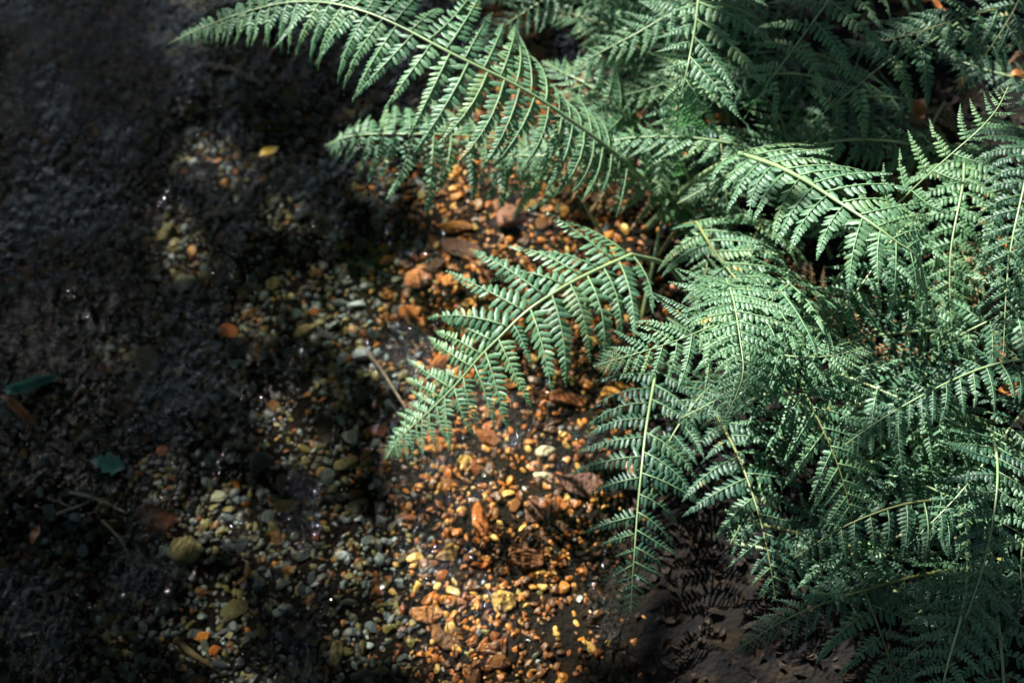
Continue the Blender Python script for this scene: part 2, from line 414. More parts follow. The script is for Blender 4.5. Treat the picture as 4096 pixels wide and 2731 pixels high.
LOW0 = [(np.array([tuple(p) for p in v], dtype=np.float32), np.array(f, dtype=np.int32)) for v, f in (stone_geo(0, 80 + s, 1.0) for s in range(16))]
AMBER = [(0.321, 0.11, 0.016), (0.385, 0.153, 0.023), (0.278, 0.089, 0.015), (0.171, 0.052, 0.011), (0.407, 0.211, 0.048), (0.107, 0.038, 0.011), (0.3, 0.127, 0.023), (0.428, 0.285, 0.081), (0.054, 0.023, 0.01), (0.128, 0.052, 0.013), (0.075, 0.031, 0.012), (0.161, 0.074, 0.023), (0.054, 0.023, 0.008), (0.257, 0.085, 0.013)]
OLIVE = [(0.091, 0.092, 0.035), (0.134, 0.124, 0.035), (0.07, 0.096, 0.075), (0.05, 0.076, 0.09), (0.134, 0.192, 0.21), (0.035, 0.048, 0.06), (0.197, 0.192, 0.09), (0.063, 0.064, 0.045), (0.282, 0.36, 0.4), (0.183, 0.092, 0.028), (0.07, 0.1, 0.12), (0.042, 0.056, 0.065)]  # cooled and darkened to carry the shade over the left bed
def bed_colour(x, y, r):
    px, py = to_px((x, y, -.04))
    # iron stain grows towards the bank; olive side carries deeper water's tint and shade
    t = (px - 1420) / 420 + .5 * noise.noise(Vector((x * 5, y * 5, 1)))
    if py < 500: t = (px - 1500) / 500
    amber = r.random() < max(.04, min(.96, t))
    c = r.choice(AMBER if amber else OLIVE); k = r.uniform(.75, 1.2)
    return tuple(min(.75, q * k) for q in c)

def stone_obj(name, p, size, col, flat=1.0, rz=None, mi=None, sx=1.0, r=rnd):
    o = bpy.data.objects.new(name, r.choice(STONE_HI) if mi is None else STONE_HI[mi])
    o.location = p; o.scale = (size * sx, size, size * flat)
    o.rotation_euler = (r.gauss(0, .15), r.gauss(0, .15), r.uniform(0, 6.28) if rz is None else rz)
    o.color = (*col, 1); return link(o)

# stones one can pick out: px, py (4096 frame), half size in px, colour, stretch, label
SPECIAL = [
    ((900, 1310), 62, (.50, .15, .02), 1.3, 'bright orange humped stone alone in dark water'),
    ((735, 1125), 62, (.55, .56, .44), .9, 'pale cream upright stone in the shaded stream'),
    ((280, 1130), 34, (.30, .36, .30), 1.0, 'small pale green squarish stone in the dark shallows'),
    ((660, 1245), 26, (.42, .48, .46), 1.0, 'small whitish stone just below the pale cream stone'),
    ((500, 1570), 62, (.40, .24, .06), 1.6, 'yellow and orange mottled stone lying flat in dark water'),
    ((640, 1790), 38, (.46, .15, .02), 1.2, 'small orange stone beside the row of water glints'),
    ((625, 2060), 95, (.22, .075, .03), 1.5, 'reddish brown wet boulder breaking the dark water'),
    ((742, 2190), 75, (.26, .25, .12), .75, 'long olive oval stone below the reddish brown boulder'),
    ((865, 1970), 40, (.40, .44, .36), .9, 'pale grey stone near the reddish brown boulder'),
    ((1140, 2010), 58, (.42, .36, .10), 1.2, 'yellow olive lumpy stone in half shade'),
    ((800, 2530), 42, (.56, .22, .03), 1.35, 'smooth orange oval pebble by the sunken black stick'),
    ((853, 2590), 34, (.50, .16, .02), .9, 'round orange pebble touching the smooth orange oval one'),
    ((910, 2525), 30, (.55, .54, .34), .9, 'cream speckled pebble beside the smooth orange oval one'),
    ((2330, 1920), 110, (.10, .045, .04), 1.2, 'dark purple brown boulder against the fern edge'),
    ((2130, 2040), 75, (.17, .08, .06), .9, 'purplish brown flat stone on amber gravel'),
    ((2105, 2210), 95, (.12, .05, .02), 1.4, 'large rust brown flat boulder in the amber gravel'),
    ((2040, 870), 90, (.20, .10, .07), .7, 'upright brown boulder shining under the hanging fern tips'),
    ((1850, 980), 95, (.07, .035, .025), 1.7, 'long dark brown boulder in the dappled stream'),
    ((1670, 1110), 75, (.36, .15, .05), 1.0, 'tan orange stone beyond the tip of the sunlit frond'),
    ((1800, 1105), 50, (.50, .22, .06), 1.0, 'wedge shaped bright orange stone with a wet glint'),
    ((1630, 1230), 58, (.40, .15, .03), 1.2, 'ochre orange humped stone at the sunlit edge'),
    ((1725, 1760), 80, (.44, .18, .04), 1.1, 'golden stone beside the curled frond tip'),
    ((2270, 1580), 85, (.24, .08, .025), 1.4, 'rust coloured boulder in the gap between two fronds'),
    ((2180, 1790), 45, (.66, .60, .40), 1.5, 'white flat pebble lying on amber gravel'),
    ((2170, 1885), 40, (.68, .62, .42), 1.6, 'cream white long pebble in front of the dark boulder'),
    ((1705, 2440), 80, (.34, .15, .05), 1.3, 'tan orange stone with a dark hollow in the dappled water'),
    ((1780, 2540), 75, (.14, .065, .025), 1.3, 'broad brown stone in the lower dappled stream'),
    ((1785, 2200), 75, (.24, .16, .03), 1.3, 'yellow brown stone at the edge of the shade'),
    ((2450, 1560), 60, (.44, .22, .05), 1.1, 'orange stone with green tinge at the fern edge'),
    ((1215, 1310), 60, (.28, .24, .10), 1.5, 'olive flat stone near the drifting stick'),
    ((300, 1400), 60, (.14, .15, .14), 1.6, 'grey slab stone in the darkest water'),
]
special_px = []
for (px, py), hp, col, st, lab in SPECIAL:
    q = P(px, py, -.03); z = ground_z(q.x, q.y); q = P(px, py, z + .012)
    s = .8 * hp * SENS / FW / LENS * (q - CP).length / st ** .5
    o = stone_obj('stone', (q.x, q.y, ground_z(q.x, q.y) + s * .3), s, col, .8, rnd.uniform(-.4, .4), None, st)
    tag(o, lab, 'stone'); special_px.append((q.x, q.y, s))

cand = []
def scatter(n, smin, smax, power):
    k = 0
    while k < n:
        x = rnd.uniform(-.95, .5); y = rnd.uniform(.38, 1.64)
        if x - edge_x(y) > -.02 + .12 * rnd.random() ** 2: continue
        s = smin + (smax - smin) * rnd.random() ** power
        if s > .008 and x > edge_x(y) - .03: continue
        if any((x - a) ** 2 + (y - b) ** 2 < (c * .8) ** 2 for a, b, c in special_px): continue
        k += 1; cand.append((s, x, y))
scatter(380, .0085, .017, 2.0); scatter(5600, .0042, .0085, 1.6); scatter(24000, .0020, .0046, 1.2)
def inframe(x, y):
    a, b = to_px((x, y, -.03)); return 0 < a < 4096 and 0 < b < 2731
# keep big ones apart
big = []
cand.sort(reverse=True)
zone_lab = {
    'amber': ('resting on the sunlit gravel of the shallows', 'amber pebbles in the sunlit shallows'),
    'half': ('on the dappled streambed at the edge of the shade', 'pebbles at the edge of the shade'),
    'dark': ('on the shaded bed under dark water', 'pebbles in the shaded water')}
rest = []
for s, x, y in cand:
    if len(big) < 255 and inframe(x, y):
        if all((x - a) ** 2 + (y - b) ** 2 > (.8 * (s + c)) ** 2 for c, a, b in big): big.append((s, x, y))
        continue
    rest.append((s, x, y))
for s, x, y in big:
    px, _ = to_px((x, y, -.03))
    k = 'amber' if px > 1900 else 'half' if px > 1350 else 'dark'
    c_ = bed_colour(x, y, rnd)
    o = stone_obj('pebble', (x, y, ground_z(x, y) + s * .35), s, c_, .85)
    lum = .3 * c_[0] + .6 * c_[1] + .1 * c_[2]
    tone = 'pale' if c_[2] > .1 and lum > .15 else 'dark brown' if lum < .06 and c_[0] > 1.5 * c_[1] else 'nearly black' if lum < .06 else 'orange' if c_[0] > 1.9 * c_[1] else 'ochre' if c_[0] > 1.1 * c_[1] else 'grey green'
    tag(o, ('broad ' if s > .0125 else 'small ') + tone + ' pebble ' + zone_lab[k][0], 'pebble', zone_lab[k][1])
V, F, COL = [], [], []
off = 0
for s, x, y in rest:
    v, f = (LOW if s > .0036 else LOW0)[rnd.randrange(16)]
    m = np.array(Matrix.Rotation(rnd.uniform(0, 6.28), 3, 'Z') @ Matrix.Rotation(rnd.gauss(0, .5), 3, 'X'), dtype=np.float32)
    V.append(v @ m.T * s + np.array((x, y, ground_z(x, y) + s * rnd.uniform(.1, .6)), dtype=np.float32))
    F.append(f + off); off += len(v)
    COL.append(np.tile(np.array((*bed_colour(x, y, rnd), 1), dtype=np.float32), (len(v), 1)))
V = np.concatenate(V); F = np.concatenate(F); COL = np.concatenate(COL)
me = bpy.data.meshes.new('gravel')
me.vertices.add(len(V)); me.vertices.foreach_set('co', V.ravel())
me.loops.add(F.size); me.loops.foreach_set('vertex_index', F.ravel())
me.polygons.add(len(F)); me.polygons.foreach_set('loop_start', np.arange(0, F.size, 3, dtype=np.int32))
me.polygons.foreach_set('use_smooth', np.zeros(len(F), dtype=bool))
ca = me.color_attributes.new('stone_colour', 'FLOAT_COLOR', 'POINT'); ca.data.foreach_set('color', COL.ravel())
me.materials.append(M['gravel']); me.update(calc_edges=True); me.validate()
tag(link(bpy.data.objects.new('gravel', me)), 'fine amber and olive gravel covering the streambed', 'gravel', None, 'stuff')

# ------------------------------------------------------------------ ferns
ROWS = [(0, .55), (.12, .9), (.32, 1.0), (.54, .98), (.74, .82), (.9, .52), (1.0, .12)]
def pinna_mesh(npair, droop, sweep, seed, width=.155, mat=None):
    """one pinna of unit length along +X; leaflets in pairs, arched top surface; sweep bends it sideways (+Y)"""
    r = random.Random(seed)
    NS = 40; pos = [Vector((0, 0, 0))]; tans = []
    for k in range(NS + 1):
        s = k / NS
        a = droop * (s ** 1.3); b = sweep * s
        t = Vector((math.cos(b) * math.cos(a), math.sin(b) * math.cos(a), -math.sin(a)))
        tans.append(t); pos.append(pos[-1] + t / NS)
    def at(s):
        k = min(NS - 1, max(0, s * NS)); i = int(k); u = k - i
        return pos[i].lerp(pos[i + 1], u), tans[i].lerp(tans[i + 1], u).normalized()
    def hw(s): return width * min(1, .78 + 2.2 * s) * max(0, 1 - s) ** .82
    # leaflet stations with pitch following the width
    st = [.03]; 
    while st[-1] < .985: st.append(st[-1] + (.30 + hw(st[-1]) / width))
    tot = 0; st = [0]
    for k in range(npair): st.append(st[-1] + (.38 + .62 * (1 - k / npair)))
    st = [.025 + .955 * q / st[-1] for q in st]
    v, f, mi = [], [], []
    for k in range(npair):
        s = st[k]; pitch = st[k + 1] - st[k]
        p, t = at(s + pitch * .5)
        side0 = Vector((-t.y, t.x, 0)).normalized(); up0 = t.cross(side0).normalized()
        if up0.z < 0: up0 = -up0
        for sg in (-1, 1):
            ss = s + (.5 + .12 * sg) * pitch
            p, t = at(min(.995, ss))
            if r.random() < .025: continue
            L = hw(ss) * (r.uniform(.86, 1.1) if r.random() > .06 else r.uniform(.45, .75)) + .004
            ang = R(76 - 34 * ss + r.uniform(-5, 5))
            side = side0 * sg
            tilt = r.gauss(.16, .12); pit = r.gauss(-.16, .16)
            u = (t * math.cos(ang) + side * math.sin(ang)).normalized()
            u = (u + up0 * pit).normalized()
            wv_ = up0.cross(u).normalized(); n_ = u.cross(wv_).normalized()
            wv_ = (wv_ + n_ * tilt).normalized(); n_ = u.cross(wv_)
            hwid = pitch * ((.40 if npair == 20 else .37) if ss < .75 else .48) * r.uniform(.92, 1.05)
            hwid = min(hwid, L * .42)
            o = len(v)
            for ri, (a, h) in enumerate(ROWS):
                tooth = 1 + (.16 if ri % 2 else -.10) * (1 if 0 < ri < 6 else 0)
                c = p + u * (a * L) - n_ * (.22 * L * a * a)
                dome = hwid * h
                v.append(c - wv_ * dome * tooth - n_ * dome * .62)
                v.append(c + n_ * dome * .10 - n_ * dome * (.06 if 0 < ri else 0))
                v.append(c + wv_ * dome * tooth - n_ * dome * .62)
            for ri in range(len(ROWS) - 1):
                b = o + ri * 3
                q = [(b, b + 1, b + 4, b + 3), (b + 1, b + 2, b + 5, b + 4)]
                f += q if sg > 0 else [x[::-1] for x in q]; mi += [0, 0]
    blade = mesh('pinna', v, f, mat[0])
    o = len(v)
    rp = [at(s)[0] + Vector((0, 0, .0015)) for s in (0, .2, .4, .6, .8, .99)]
    a, b = tube(rp, [.0125, .011, .009, .0065, .004, .0015], 4)
    rib = mesh('midrib', a, b, mat[1])
    v += a; f += [tuple(k + o for k in x) for x in b]; mi += [1] * len(b)
    return mesh('pinna', v, f, mat, True, mi), blade, rib

DROOPS = (-.25, .15, .55, 1.0)
PIN = {}
for mk in ('fern', 'fern_young', 'fern_deep_shade', 'withered'):
    for cls, npair in (('f', 20), ('b', 16), ('m', 13), ('s', 10), ('t', 6)):
        for di, d in enumerate(DROOPS):
            for sd in (0, 1, 2):
                for sgn in (-1, 1):
                    PIN[mk, cls, di, sd, sgn] = pinna_mesh(npair, d + .06 * sd, sgn * (.08 + .2 * sd), 100 + di * 7 + sd * 3 + npair,
                                                           {'f': .15, 'b': .19, 'm': .18, 's': .18, 't': .2}[cls], [M[mk], M['rib']])
KX = FW / 2352.0
def frond(label, pts, Lmax, tmax=.35, f0=.45, droop=1, ang=68, roll=0.0, bare=.0, mat='fern', stem='stem', group=None, root=True, seed=None,
          rad=.0028, lift=0.0, gap=.30, k=KX, tipcurl=0, hang=0.0, asym=(1, 1), tpow=.8, world=None, fine=False):
    r = random.Random(seed if seed is not None else len(label) * 31 + int(pts[0][0]) if pts else 5)
    W = world or [P(x * k, y * k, z) for x, y, z in pts]
    W = catmull(W, 14)
    nvis0 = 0
    base_pts = []
    if root:      # stalk runs back and down into the ground
        a = W[0]; t = (W[0] - W[3]).normalized()
        gz = ground_z(a.x, a.y)
        run = max(.05, (a.z - gz) * .55)
        h = Vector((t.x, t.y, 0)); h = h.normalized() if h.length > .01 else Vector((1, 0, 0))
        e = a + h * run; e.z = ground_z(e.x, e.y) - .02
        m1 = a + Vector((t.x, t.y, min(t.z, 0))) * run * .55; m1.z = a.z * .62 + e.z * .38
        base_pts = [p for p in catmull([e, m1, a], 6)][:-1]
    full = base_pts + W
    n = len(full)
    o = link(bpy.data.objects.new('fern_frond', None)); o.location = full[0]; org = full[0].copy()
    tag(o, label, 'fern frond', group)
    arc = [0]
    for i in range(1, n): arc.append(arc[-1] + (full[i] - full[i - 1]).length)
    tot = arc[-1]
    v, f = tube([p - org for p in full], [max(.0005, rad * (1 - .86 * a / tot)) for a in arc], 7)
    link(bpy.data.objects.new('stalk', mesh('stalk', v, f, M[stem])), o)
    s0 = arc[len(base_pts)]; span = tot - s0
    def at(s):
        i = min(n - 2, max(0, int(np.searchsorted(arc, s)) - 1)); u = (s - arc[i]) / max(1e-6, arc[i + 1] - arc[i])
        i0, i1 = max(0, i - 2), min(n - 1, i + 3)
        return full[i].lerp(full[i + 1], u), (full[i1] - full[i0]).normalized()
    s = s0 + bare * span; alt = 0
    while s < tot - .003:
        t = (s - s0) / span
        fl = f0 + (1 - f0) * t / tmax if t < tmax else max(0, (1 - t) / (1 - tmax)) ** tpow
        L = max(.004, Lmax * fl)
        p, T = at(s)
        N = Vector((0, 0, 1)); N = N - T * N.dot(T)
        if N.length < .25: N = N + Vector((0, -.6, .3)) - T * Vector((0, -.6, .3)).dot(T)
        N.normalize(); N = Matrix.Rotation(roll, 3, T) @ N
        B = T.cross(N)
        for sg in (-1, 1):
            if r.random() < .02: continue
            LL = L * (r.uniform(.86, 1.1) if r.random() > .04 else r.uniform(.4, .8)) * asym[0 if sg < 0 else 1]
            sh = .25 * gap * L * (sg * .5)
            pp, _ = at(min(tot - .002, s + sh))
            al = R(ang - 20 * max(0, t - .5) * 2 + r.uniform(-6, 6))
            D = T * math.cos(al) + B * sg * math.sin(al)
            D = (D + N * (lift + r.gauss(0, .07)) - Vector((0, 0, 1)) * (hang + .0)).normalized()
            Z = N + Vector((r.gauss(0, .1), r.gauss(0, .1), 0)); Z = (Z - D * Z.dot(D)).normalized()
            Y = Z.cross(D)
            tip = 1 if Y.dot(T) > 0 else -1
            cls = ('f' if fine else 'b') if LL > .058 else 'm' if LL > .034 else 's' if LL > .017 else 't'
            di = min(3, max(0, int(round(droop + r.gauss(0, .55)))))
            me_ = PIN[mat, cls, di, r.randrange(3), tip]
            q = bpy.data.objects.new('pinna', me_[1 if group is None else 0])
            mw = Matrix((D, Y, Z)).transposed() * LL
            mw = mw.to_4x4(); mw.translation = pp - org
            q.parent = o; q.matrix_local = mw
            C.objects.link(q)
            if group is None:
                rb = bpy.data.objects.new('midrib', me_[2]); rb.parent = q; C.objects.link(rb)
        s += max(.0032, min(.034, gap * L)) * r.uniform(.93, 1.07)
    return o

# fronds one can follow in the picture (x, y in the 2352-wide view, height in metres), stalk end first
frond('long fern frond arching left over dark water, pale green stalk with leaflets hanging below',
      [(1440, 372, .20), (1330, 290, .26), (1200, 205, .31), (1040, 125, .34), (920, 62, .345), (830, 25, .34), (740, 6, .33), (650, 8, .315), (560, 30, .30), (470, 62, .285), (385, 102, .27)],
      .118, .42, .62, 2, 93, roll=.0, lift=-.08, gap=.195, seed=1, fine=True, rad=.0032)
frond('shaded fern frond with drooping curled end lying low under the long arching frond',
      [(1290, 400, .10), (1210, 350, .13), (1150, 322, .15), (1040, 310, .17), (940, 308, .175), (860, 308, .165), (800, 315, .15), (745, 335, .12)],
      .100, .55, .8, 2, 92, lift=-.1, gap=.22, seed=2)
frond('sunlit fern frond reaching over amber gravel with its curled tip above dark water',
      [(1450, 585, .20), (1360, 625, .215), (1290, 662, .22), (1210, 715, .215), (1150, 772, .205), (1100, 822, .19), (1050, 880, .165), (985, 945, .135), (920, 1005, .10), (885, 1055, .075)],
      .114, .30, .8, 2, 74, lift=.05, gap=.225, seed=3, rad=.0036, tpow=.7)
frond('crisp fern frond with a fine pointed tip stretched over the amber gravel',
      [(1830, 640, 0.285), (1760, 690, 0.315), (1690, 725, 0.330), (1620, 755, 0.335), (1550, 783, 0.335), (1480, 806, 0.330), (1420, 824, 0.325), (1362, 842, 0.320)],
      0.094, .30, .75, 1, 66, gap=.26, seed=4, fine=True, rad=.0022, tpow=.75)
frond('fern frond with thin pale stalk curving down to a narrow tip above the hollow',
      [(1668, 640, 0.300), (1685, 690, 0.335), (1700, 780, 0.352), (1707, 850, 0.352), (1692, 905, 0.345), (1665, 960, 0.335), (1635, 1012, 0.320)],
      0.066, .25, .6, 1, 72, gap=.26, seed=5, fine=True, rad=.0022, tpow=.8)
frond('broad fern frond with brown green stalk sloping down into the shade, long side leaves',
      [(1600, 510, 0.195), (1645, 582, 0.225), (1715, 672, 0.250), (1770, 750, 0.265), (1835, 875, 0.270), (1880, 965, 0.265), (1920, 1055, 0.250), (1948, 1150, 0.225), (1965, 1255, 0.185)],
      0.105, .45, .8, 1, 66, gap=.27, seed=6, fine=True, rad=.0026, stem='stem_brown', tpow=.6)
frond('bright fern frond with a thick whitish stalk and downturned tip among the dense ferns',
      [(1700, 352, .30), (1780, 380, .34), (1850, 415, .365), (1920, 460, .385), (2000, 512, .395), (2060, 556, .39), (2105, 590, .375), (2122, 640, .34), (2125, 690, .30)],
      .092, .45, .85, 2, 70, gap=.26, seed=7, rad=.0046, tpow=.55)
frond('slim young fern frond pointing up and away with short leaflets set wide apart',
      [(2010, 520, .34), (2065, 465, .37), (2125, 408, .40), (2190, 350, .42), (2250, 297, .435), (2290, 250, .44), (2316, 200, .44)],
      .056, .25, .9, 1, 74, gap=.50, seed=8, fine=True, rad=.0026, mat='fern_young', lift=.12, tpow=.6)
frond('fern frond hanging downwards with a yellow green stalk and long leaves sweeping right',
      [(1612, -120, .30), (1606, -30, .34), (1598, 50, .36), (1588, 110, .365), (1577, 165, .36), (1560, 240, .33), (1552, 300, .28)],
      .112, .45, .85, 1, 60, gap=.30, seed=9, rad=.0034, asym=(1.0, .5), tpow=.45)
frond('upright short fern frond with toothed pale leaves beside a dark gap',
      [(1535, 410, .16), (1545, 350, .20), (1556, 290, .235), (1556, 240, .26), (1540, 180, .28)],
      .060, .25, .8, 1, 62, gap=.36, seed=10, rad=.003, tpow=.6)
frond('fern frond with a diagonal yellow green stalk and parallel leaves falling to the right',
      [(1960, -70, .34), (1905, 0, .34), (1845, 82, .33), (1795, 150, .31), (1755, 205, .28), (1735, 235, .25)],
      .090, .3, .9, 1, 74, gap=.36, seed=11, rad=.003, asym=(1, .8), tpow=.4)
frond('fern frond with broken light on its stalk in the crowded upper bank',
      [(2230, 30, .30), (2140, 95, .30), (2050, 135, .29), (1960, 205, .27), (1885, 265, .24), (1825, 312, .20)],
      .088, .3, .9, 1, 76, gap=.34, seed=12, rad=.0026, tpow=.4)
frond('fern frond running sideways with leaves falling below its pale stalk',
      [(2440, 455, .26), (2345, 466, .27), (2250, 474, .27), (2180, 486, .26), (2130, 497, .24), (2085, 512, .21)],
      .085, .3, .9, 2, 78, gap=.34, seed=13, rad=.0028, tpow=.5)
frond('fern frond rising from a dark gap with long leaves on its water side',
      [(1500, 215, .12), (1490, 130, .18), (1480, 60, .22), (1468, 5, .245), (1450, -60, .26)],
      .080, .3, .9, 2, 82, gap=.30, seed=14, tpow=.5)
frond('fern frond tangled in the sunny middle clump with upturned blades',
      [(1500, 322, .14), (1470, 300, .17), (1430, 262, .20), (1390, 225, .215), (1340, 190, .22), (1290, 165, .215), (1245, 140, .20)],
      .072, .35, .8, 1, 66, gap=.30, seed=15, lift=.1)
frond('half shaded fern frond hanging beside the gravel, edge leaves catching the sun',
      [(1512, 830, .14), (1500, 890, .155), (1484, 985, .165), (1474, 1075, .165), (1465, 1165, .155), (1458, 1260, .14), (1452, 1340, .115), (1448, 1410, .09)],
      .085, .35, .8, 2, 76, gap=.29, seed=16, stem='stem', tpow=.55, mat='fern_deep_shade')  # darker leaf colour stands in for the shade on this frond
frond('dim fern frond on a long bare stalk in the dark hollow under the crisp frond',
      [(1640, 940, .12), (1690, 1035, .15), (1722, 1115, .16), (1748, 1200, .16), (1768, 1290, .15), (1782, 1380, .12)],
      .085, .3, .8, 2, 70, gap=.34, seed=17, rad=.0026, tpow=.6, mat='fern_deep_shade', stem='stem_brown')
frond('fern frond almost lost in deep shadow below the broad sloping frond',
      [(1945, 1230, .14), (1970, 1310, .165), (2000, 1392, .18), (2032, 1480, .185), (2056, 1560, .18), (2075, 1640, .16)],
      .085, .4, .8, 1, 68, gap=.34, seed=18, stem='stem_brown', tpow=.6)
frond('fern frond sloping right below the bright frond with a knobbly pale stalk',
      [(1900, 850, .22), (1975, 876, .25), (2045, 905, .265), (2100, 928, .265), (2160, 955, .255), (2230, 990, .23), (2290, 1030, .19)],
      .076, .35, .85, 1, 70, gap=.33, seed=19, stem='stem', tpow=.6)
frond('fern frond with sunlit stepped leaflets in the half dark lower right bank',
      [(2010, 1060, .18), (2095, 1100, .20), (2180, 1140, .205), (2240, 1170, .20), (2310, 1205, .18), (2370, 1240, .15)],
      .074, .35, .85, 1, 72, gap=.36, seed=20, tpow=.6)
frond('fern frond leaning in past the right bank with a spent leaf caught on it',
      [(2460, 660, .28), (2352, 700, .285), (2290, 728, .28), (2220, 762, .265), (2150, 800, .24), (2090, 835, .20)],
      .082, .35, .85, 1, 74, gap=.34, seed=21, tpow=.55)
frond('short fern frond whose one long leaf points right over a black gap',
      [(1700, 760, .27), (1745, 790, .29), (1800, 815, .30), (1870, 820, .30), (1935, 812, .29), (1995, 795, .275)],
      .048, .35, .9, 1, 72, gap=.22, seed=22, tpow=.6)
frond('dark fern frond drooping by the right bank at the edge of deep shadow',
      [(2420, 1120, .20), (2375, 1180, .22), (2350, 1250, .22), (2345, 1320, .20), (2352, 1390, .17)],
      .07, .35, .85, 2, 72, gap=.32, seed=23, tpow=.6)

# the crowd of lower fronds behind and beneath
def filler(zone, label, group, n, dirs, Lr, zr, seed, lenr=(.28, .42), mats=('fern', 'fern_deep_shade', 'fern_deep_shade', 'fern_young')):
    r = random.Random(seed); k = 0
    tries = 0
    while k < n and tries < 4000:
        tries += 1
        x = r.uniform(min(p[0] for p in zone), max(p[0] for p in zone)); y = r.uniform(min(p[1] for p in zone), max(p[1] for p in zone))
        if not inpoly(x, y, zone): continue
        q = P(x, y, .1); z0 = max(0, ground_z(q.x, q.y))
        a = R(r.uniform(*dirs)); ln = r.uniform(*lenr); zt = z0 + r.uniform(*zr)
        d = Vector((math.cos(a), math.sin(a), 0)); d2 = Matrix.Rotation(r.uniform(-.35, .35), 3, 'Z') @ d
        b = Vector((q.x, q.y, z0 + .02))
        W = [b, b + d * ln * .22 + Vector((0, 0, zt - z0)) * .62, b + d * ln * .5 + Vector((0, 0, zt - z0)), b + d * ln * .75 + d2 * ln * .02 + Vector((0, 0, (zt - z0) * .92)),
             b + d * ln * .72 + d2 * ln * .28 + Vector((0, 0, (zt - z0) * .66))]
        mk_ = r.choice(mats); st_ = r.choice(('stem', 'stem', 'stem_brown'))
        lab = {'fern': 'bluish green', 'fern_deep_shade': 'deep green', 'fern_young': 'yellowish green', 'withered': 'withered brown'}[mk_] + ' fern frond with ' + ('brownish' if st_ == 'stem_brown' else 'pale') + ' stalk ' + label
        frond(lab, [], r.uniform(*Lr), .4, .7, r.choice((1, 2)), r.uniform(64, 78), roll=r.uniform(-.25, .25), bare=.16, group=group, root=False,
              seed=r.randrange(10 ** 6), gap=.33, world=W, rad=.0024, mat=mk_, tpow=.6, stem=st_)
        k += 1
filler([(3000, -250), (4500, -250), (4500, 700), (3700, 800), (3100, 500)], 'crowding the upper bank',
       'ferns crowding the upper bank', 18, (165, 255), (.06, .085), (.08, .20), 31)
filler([(3500, 800), (4500, 700), (4500, 1900), (3700, 1700)], 'on right bank under the bright downturned frond',
       'ferns on the right bank', 13, (130, 260), (.05, .08), (.08, .17), 32)
filler([(2650, 350), (3300, 350), (3400, 1000), (2900, 1150), (2700, 900)], 'in the tangled middle below the hanging frond',
       'ferns in the tangled middle', 13, (110, 280), (.05, .075), (.08, .17), 33, (.2, .32), ('fern', 'fern', 'fern_young', 'fern_deep_shade'))
filler([(2900, 1150), (3500, 1150), (3600, 1900), (3000, 1600)], 'shaded beneath the crisp and broad fronds',
       'ferns beneath the crisp and broad fronds', 6, (235, 335), (.05, .08), (.06, .14), 34, (.2, .32))
filler([(3300, 1700), (4400, 1800), (4400, 2500), (3500, 2300)], 'at the shadowed foot of the right bank',
       'dim ferns at the foot of the bank', 6, (140, 300), (.05, .08), (.05, .12), 35, (.2, .3), ('fern_deep_shade', 'fern_deep_shade', 'fern'))
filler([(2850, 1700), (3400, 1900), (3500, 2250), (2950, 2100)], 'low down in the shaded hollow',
       'ferns in the shaded hollow', 5, (300, 410), (.05, .08), (.03, .07), 36, (.18, .26), ('fern_deep_shade',))  # dark leaves only, so the hollow's shade is in their colour

filler([(2450, -350), (3150, -350), (3050, 350), (2600, 330)], 'behind the hanging frond with sweeping leaves',
       'ferns behind the hanging frond', 8, (150, 280), (.055, .085), (.10, .20), 37, (.25, .38))

filler([(2900, 300), (4200, 200), (4200, 1900), (3100, 1500)], 'lying low beneath the green ferns',
       'withered fern fronds on the bank', 7, (120, 330), (.05, .07), (.03, .08), 38, (.22, .34), ('withered',))

# ------------------------------------------------------------------ small things: leaves, twigs, foam
def leaf_geo(kind, r):
    n = 11; v, f = [], []
    for i in range(n + 1):
        u = i / n
        if kind == 'oak':
            h = .30 * math.sin(math.pi * min(1, u * 1.02)) ** .8 * (1 + .38 * math.cos(u * 26)) * (.55 + .75 * u)
        else:
            h = .24 * math.sin(math.pi * u) ** .75 * (1 + .06 * math.cos(u * 40))
        h = max(h, .012)
        z = -.25 * (u - .5) ** 2 + .06 * math.sin(u * 7)
        v += [Vector((u, -h, z + .35 * h)), Vector((u, 0, z)), Vector((u, h, z + .28 * h))]
    for i in range(n):
        b = i * 3; f += [(b, b + 1, b + 4, b + 3), (b + 1, b + 2, b + 5, b + 4)]
    return v, f
def leaf(name, label, px, py, z, lenpx, rot, mat, kind, cat='leaf', group=None, curl=0.0, surface=True, tilt=0, wid=1.0):
    v, f = leaf_geo(kind, rnd)
    q = P(px, py, z)
    L = lenpx * SENS / FW / LENS * (q - CP).length
    ve = [Vector((p.x - .5, p.y * wid, p.z * (1 + curl))) * L for p in v]
    o = link(bpy.data.objects.new(name, mesh(name, ve, f, M[mat])))
    a, b = tube([Vector((-.5 - .28 * t, .05 * t * t, -.06 + .03 * t)) * L for t in (0, .5, 1)], [.012 * L] * 3, 5)
    link(bpy.data.objects.new('leaf_stalk', mesh('leaf_stalk', a, b, M['twig'])), o)
    o.location = q; o.rotation_euler = (rnd.gauss(0, .15) + tilt, rnd.gauss(0, .15), rot)
    return tag(o, label, cat, group)
leaf('oak_leaf', 'green lobed oak leaf floating on black water near the twigs', 430, 1855, .006, 135, R(-10), 'oak', 'oak')
leaf('curled_leaf', 'curled green leaf arched on the dark water above the oak leaf', 120, 1530, .012, 230, R(8), 'oak', 'plain', curl=2.2, tilt=.5, wid=.4)
leaf('fallen_leaf', 'brown pointed leaf sunk in shade beside the thin twigs', 140, 2135, .004, 85, R(85), 'dead', 'plain', wid=.8)
leaf('fallen_leaf', 'yellow leaf lying on the dark water beside the shaded frond', 1075, 605, .006, 85, R(30), 'yellow', 'plain')
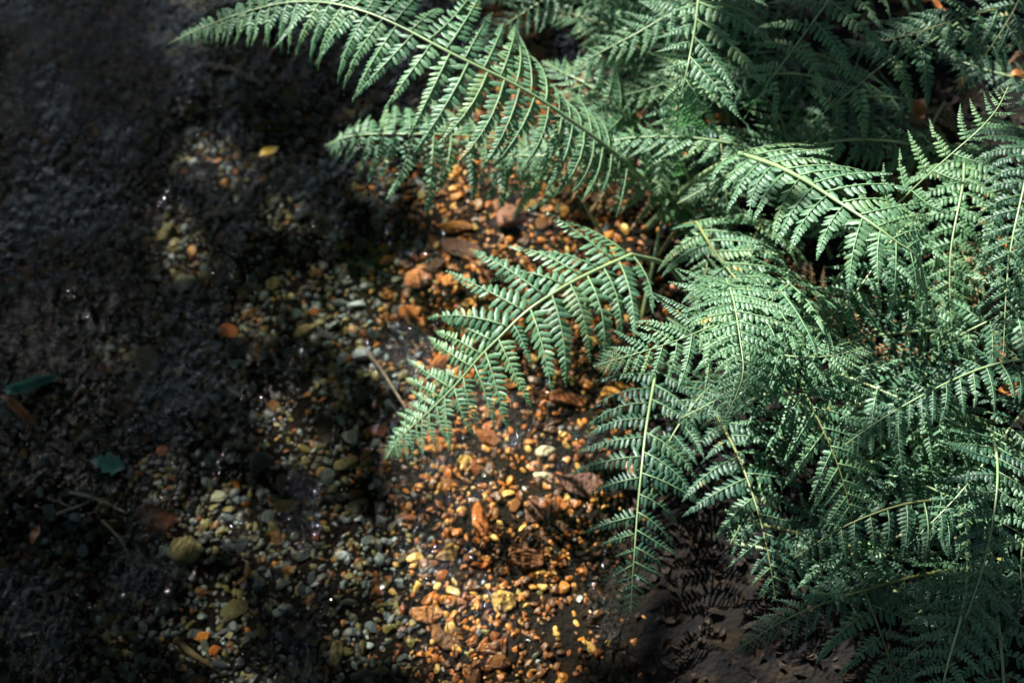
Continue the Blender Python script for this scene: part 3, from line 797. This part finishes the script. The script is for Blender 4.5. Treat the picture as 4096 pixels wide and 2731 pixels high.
leaf('fallen_leaf', 'long brown leaf half sunk below the curled green leaf', 75, 1640, .004, 200, R(-38), 'dead', 'plain', wid=.4)
DEAD = [(3330, 510), (3550, 560), (3480, 470), (3850, 330), (4080, 300), (4040, 860), (4030, 980), (3905, 1115), (3740, 20), (3660, 440), (3990, 1400), (3470, 560), (3930, 770), (2560, 480), (3180, 345), (3560, 950), (3760, 1150), (4060, 1560), (2870, 480)]
for i, (x, y) in enumerate(DEAD):
    q = P(x, y, .15)
    leaf('dead_leaf', 'rusty dead leaf caught among the fern stalks', x + rnd.uniform(-15, 15), y, max(.1, ground_z(q.x, q.y) + .11), rnd.uniform(70, 130), rnd.uniform(0, 6.28),
         'dead', 'plain', group='dead leaves caught in the ferns', curl=1.0, tilt=rnd.uniform(-.5, .5))
def twig(label, pts, rad, name='twig', mat='twig', fork=None):
    W = catmull([P(x * KX, y * KX, z) for x, y, z in pts], 6); n = len(W)
    org = W[0].copy()
    v, f = tube([p - org for p in W], [rad * (1 - .6 * i / n) for i in range(n)], 6)
    o = link(bpy.data.objects.new(name, mesh(name, v, f, M[mat]))); o.location = org
    if fork:
        W2 = catmull([W[n // 2]] + [P(x * KX, y * KX, z) for x, y, z in fork], 5); m = len(W2)
        v, f = tube([p - org for p in W2], [rad * .6 * (1 - .6 * i / m) for i in range(m)], 5)
        link(bpy.data.objects.new('side_twig', mesh('side_twig', v, f, M[mat])), o)
    return tag(o, label, 'twig')
twig('straight pale twig resting on dark water above the brown boulder', [(160, 1130, .004), (200, 1138, .008), (245, 1155, .008), (292, 1178, .004)], .0022)
twig('thin forked twig on the water left of the olive oval stone', [(235, 1195, .003), (262, 1222, .006), (280, 1245, .006), (296, 1275, .003)], .0016, fork=[(285, 1232, .006), (292, 1228, .005)])
twig('forked twig bent like a hook in the dark shallows', [(130, 1180, .003), (150, 1172, .006), (185, 1160, .007), (205, 1148, .004)], .002, fork=[(135, 1150, .006), (140, 1140, .004)])
twig('slanting bare stick leaning to the curled frond tip', [(846, 812, .006), (880, 855, .012), (912, 905, .012), (940, 950, .006)], .0026)
twig('thin pale stem trailing on the water under the long arching frond', [(470, 148, .004), (520, 155, .006), (565, 172, .006), (605, 198, .003)], .003)
twig('sunken black stick near the smooth orange oval pebble', [(405, 1470, -.02), (440, 1500, -.005), (470, 1520, -.006), (500, 1545, -.02)], .005)

lv, lf = [], []
for _ in range(5200):
    y = rnd.uniform(.3, 1.9); x = edge_x(y) + .02 + rnd.random() ** 1.3 * 1.0
    L = rnd.uniform(.006, .020); W_ = L * rnd.uniform(.12, .4)
    m = Matrix.Rotation(rnd.uniform(0, 6.28), 3, 'Z') @ Matrix.Rotation(rnd.gauss(0, .5), 3, 'X') @ Matrix.Rotation(rnd.gauss(0, .3), 3, 'Y')
    c = Vector((x, y, ground_z(x, y) + rnd.uniform(.002, .012))); o = len(lv)
    for u, h in ((-.5, 0), (-.1, -1), (-.1, 1), (.3, -.7), (.3, .7), (.55, 0)):
        lv.append(c + m @ Vector((u * L, h * W_, .5 * L * (u * u) - .3 * W_ * abs(h))))
    lf += [(o, o + 1, o + 2), (o + 1, o + 3, o + 4, o + 2), (o + 3, o + 5, o + 4)]
litter = leaf_mat('leaf_litter', [(.1, (.006, .005, .004)), (.5, (.014, .009, .006)), (.8, (.032, .017, .008)), (1, (.014, .011, .009))], (.1, .05, .02), .08, .7, .2, 70)
tag(link(bpy.data.objects.new('leaf_litter', mesh('leaf_litter', lv, lf, litter, smooth=False))), 'dark brown leaf litter strewn over the bank under the ferns', 'leaf litter', None, 'stuff')
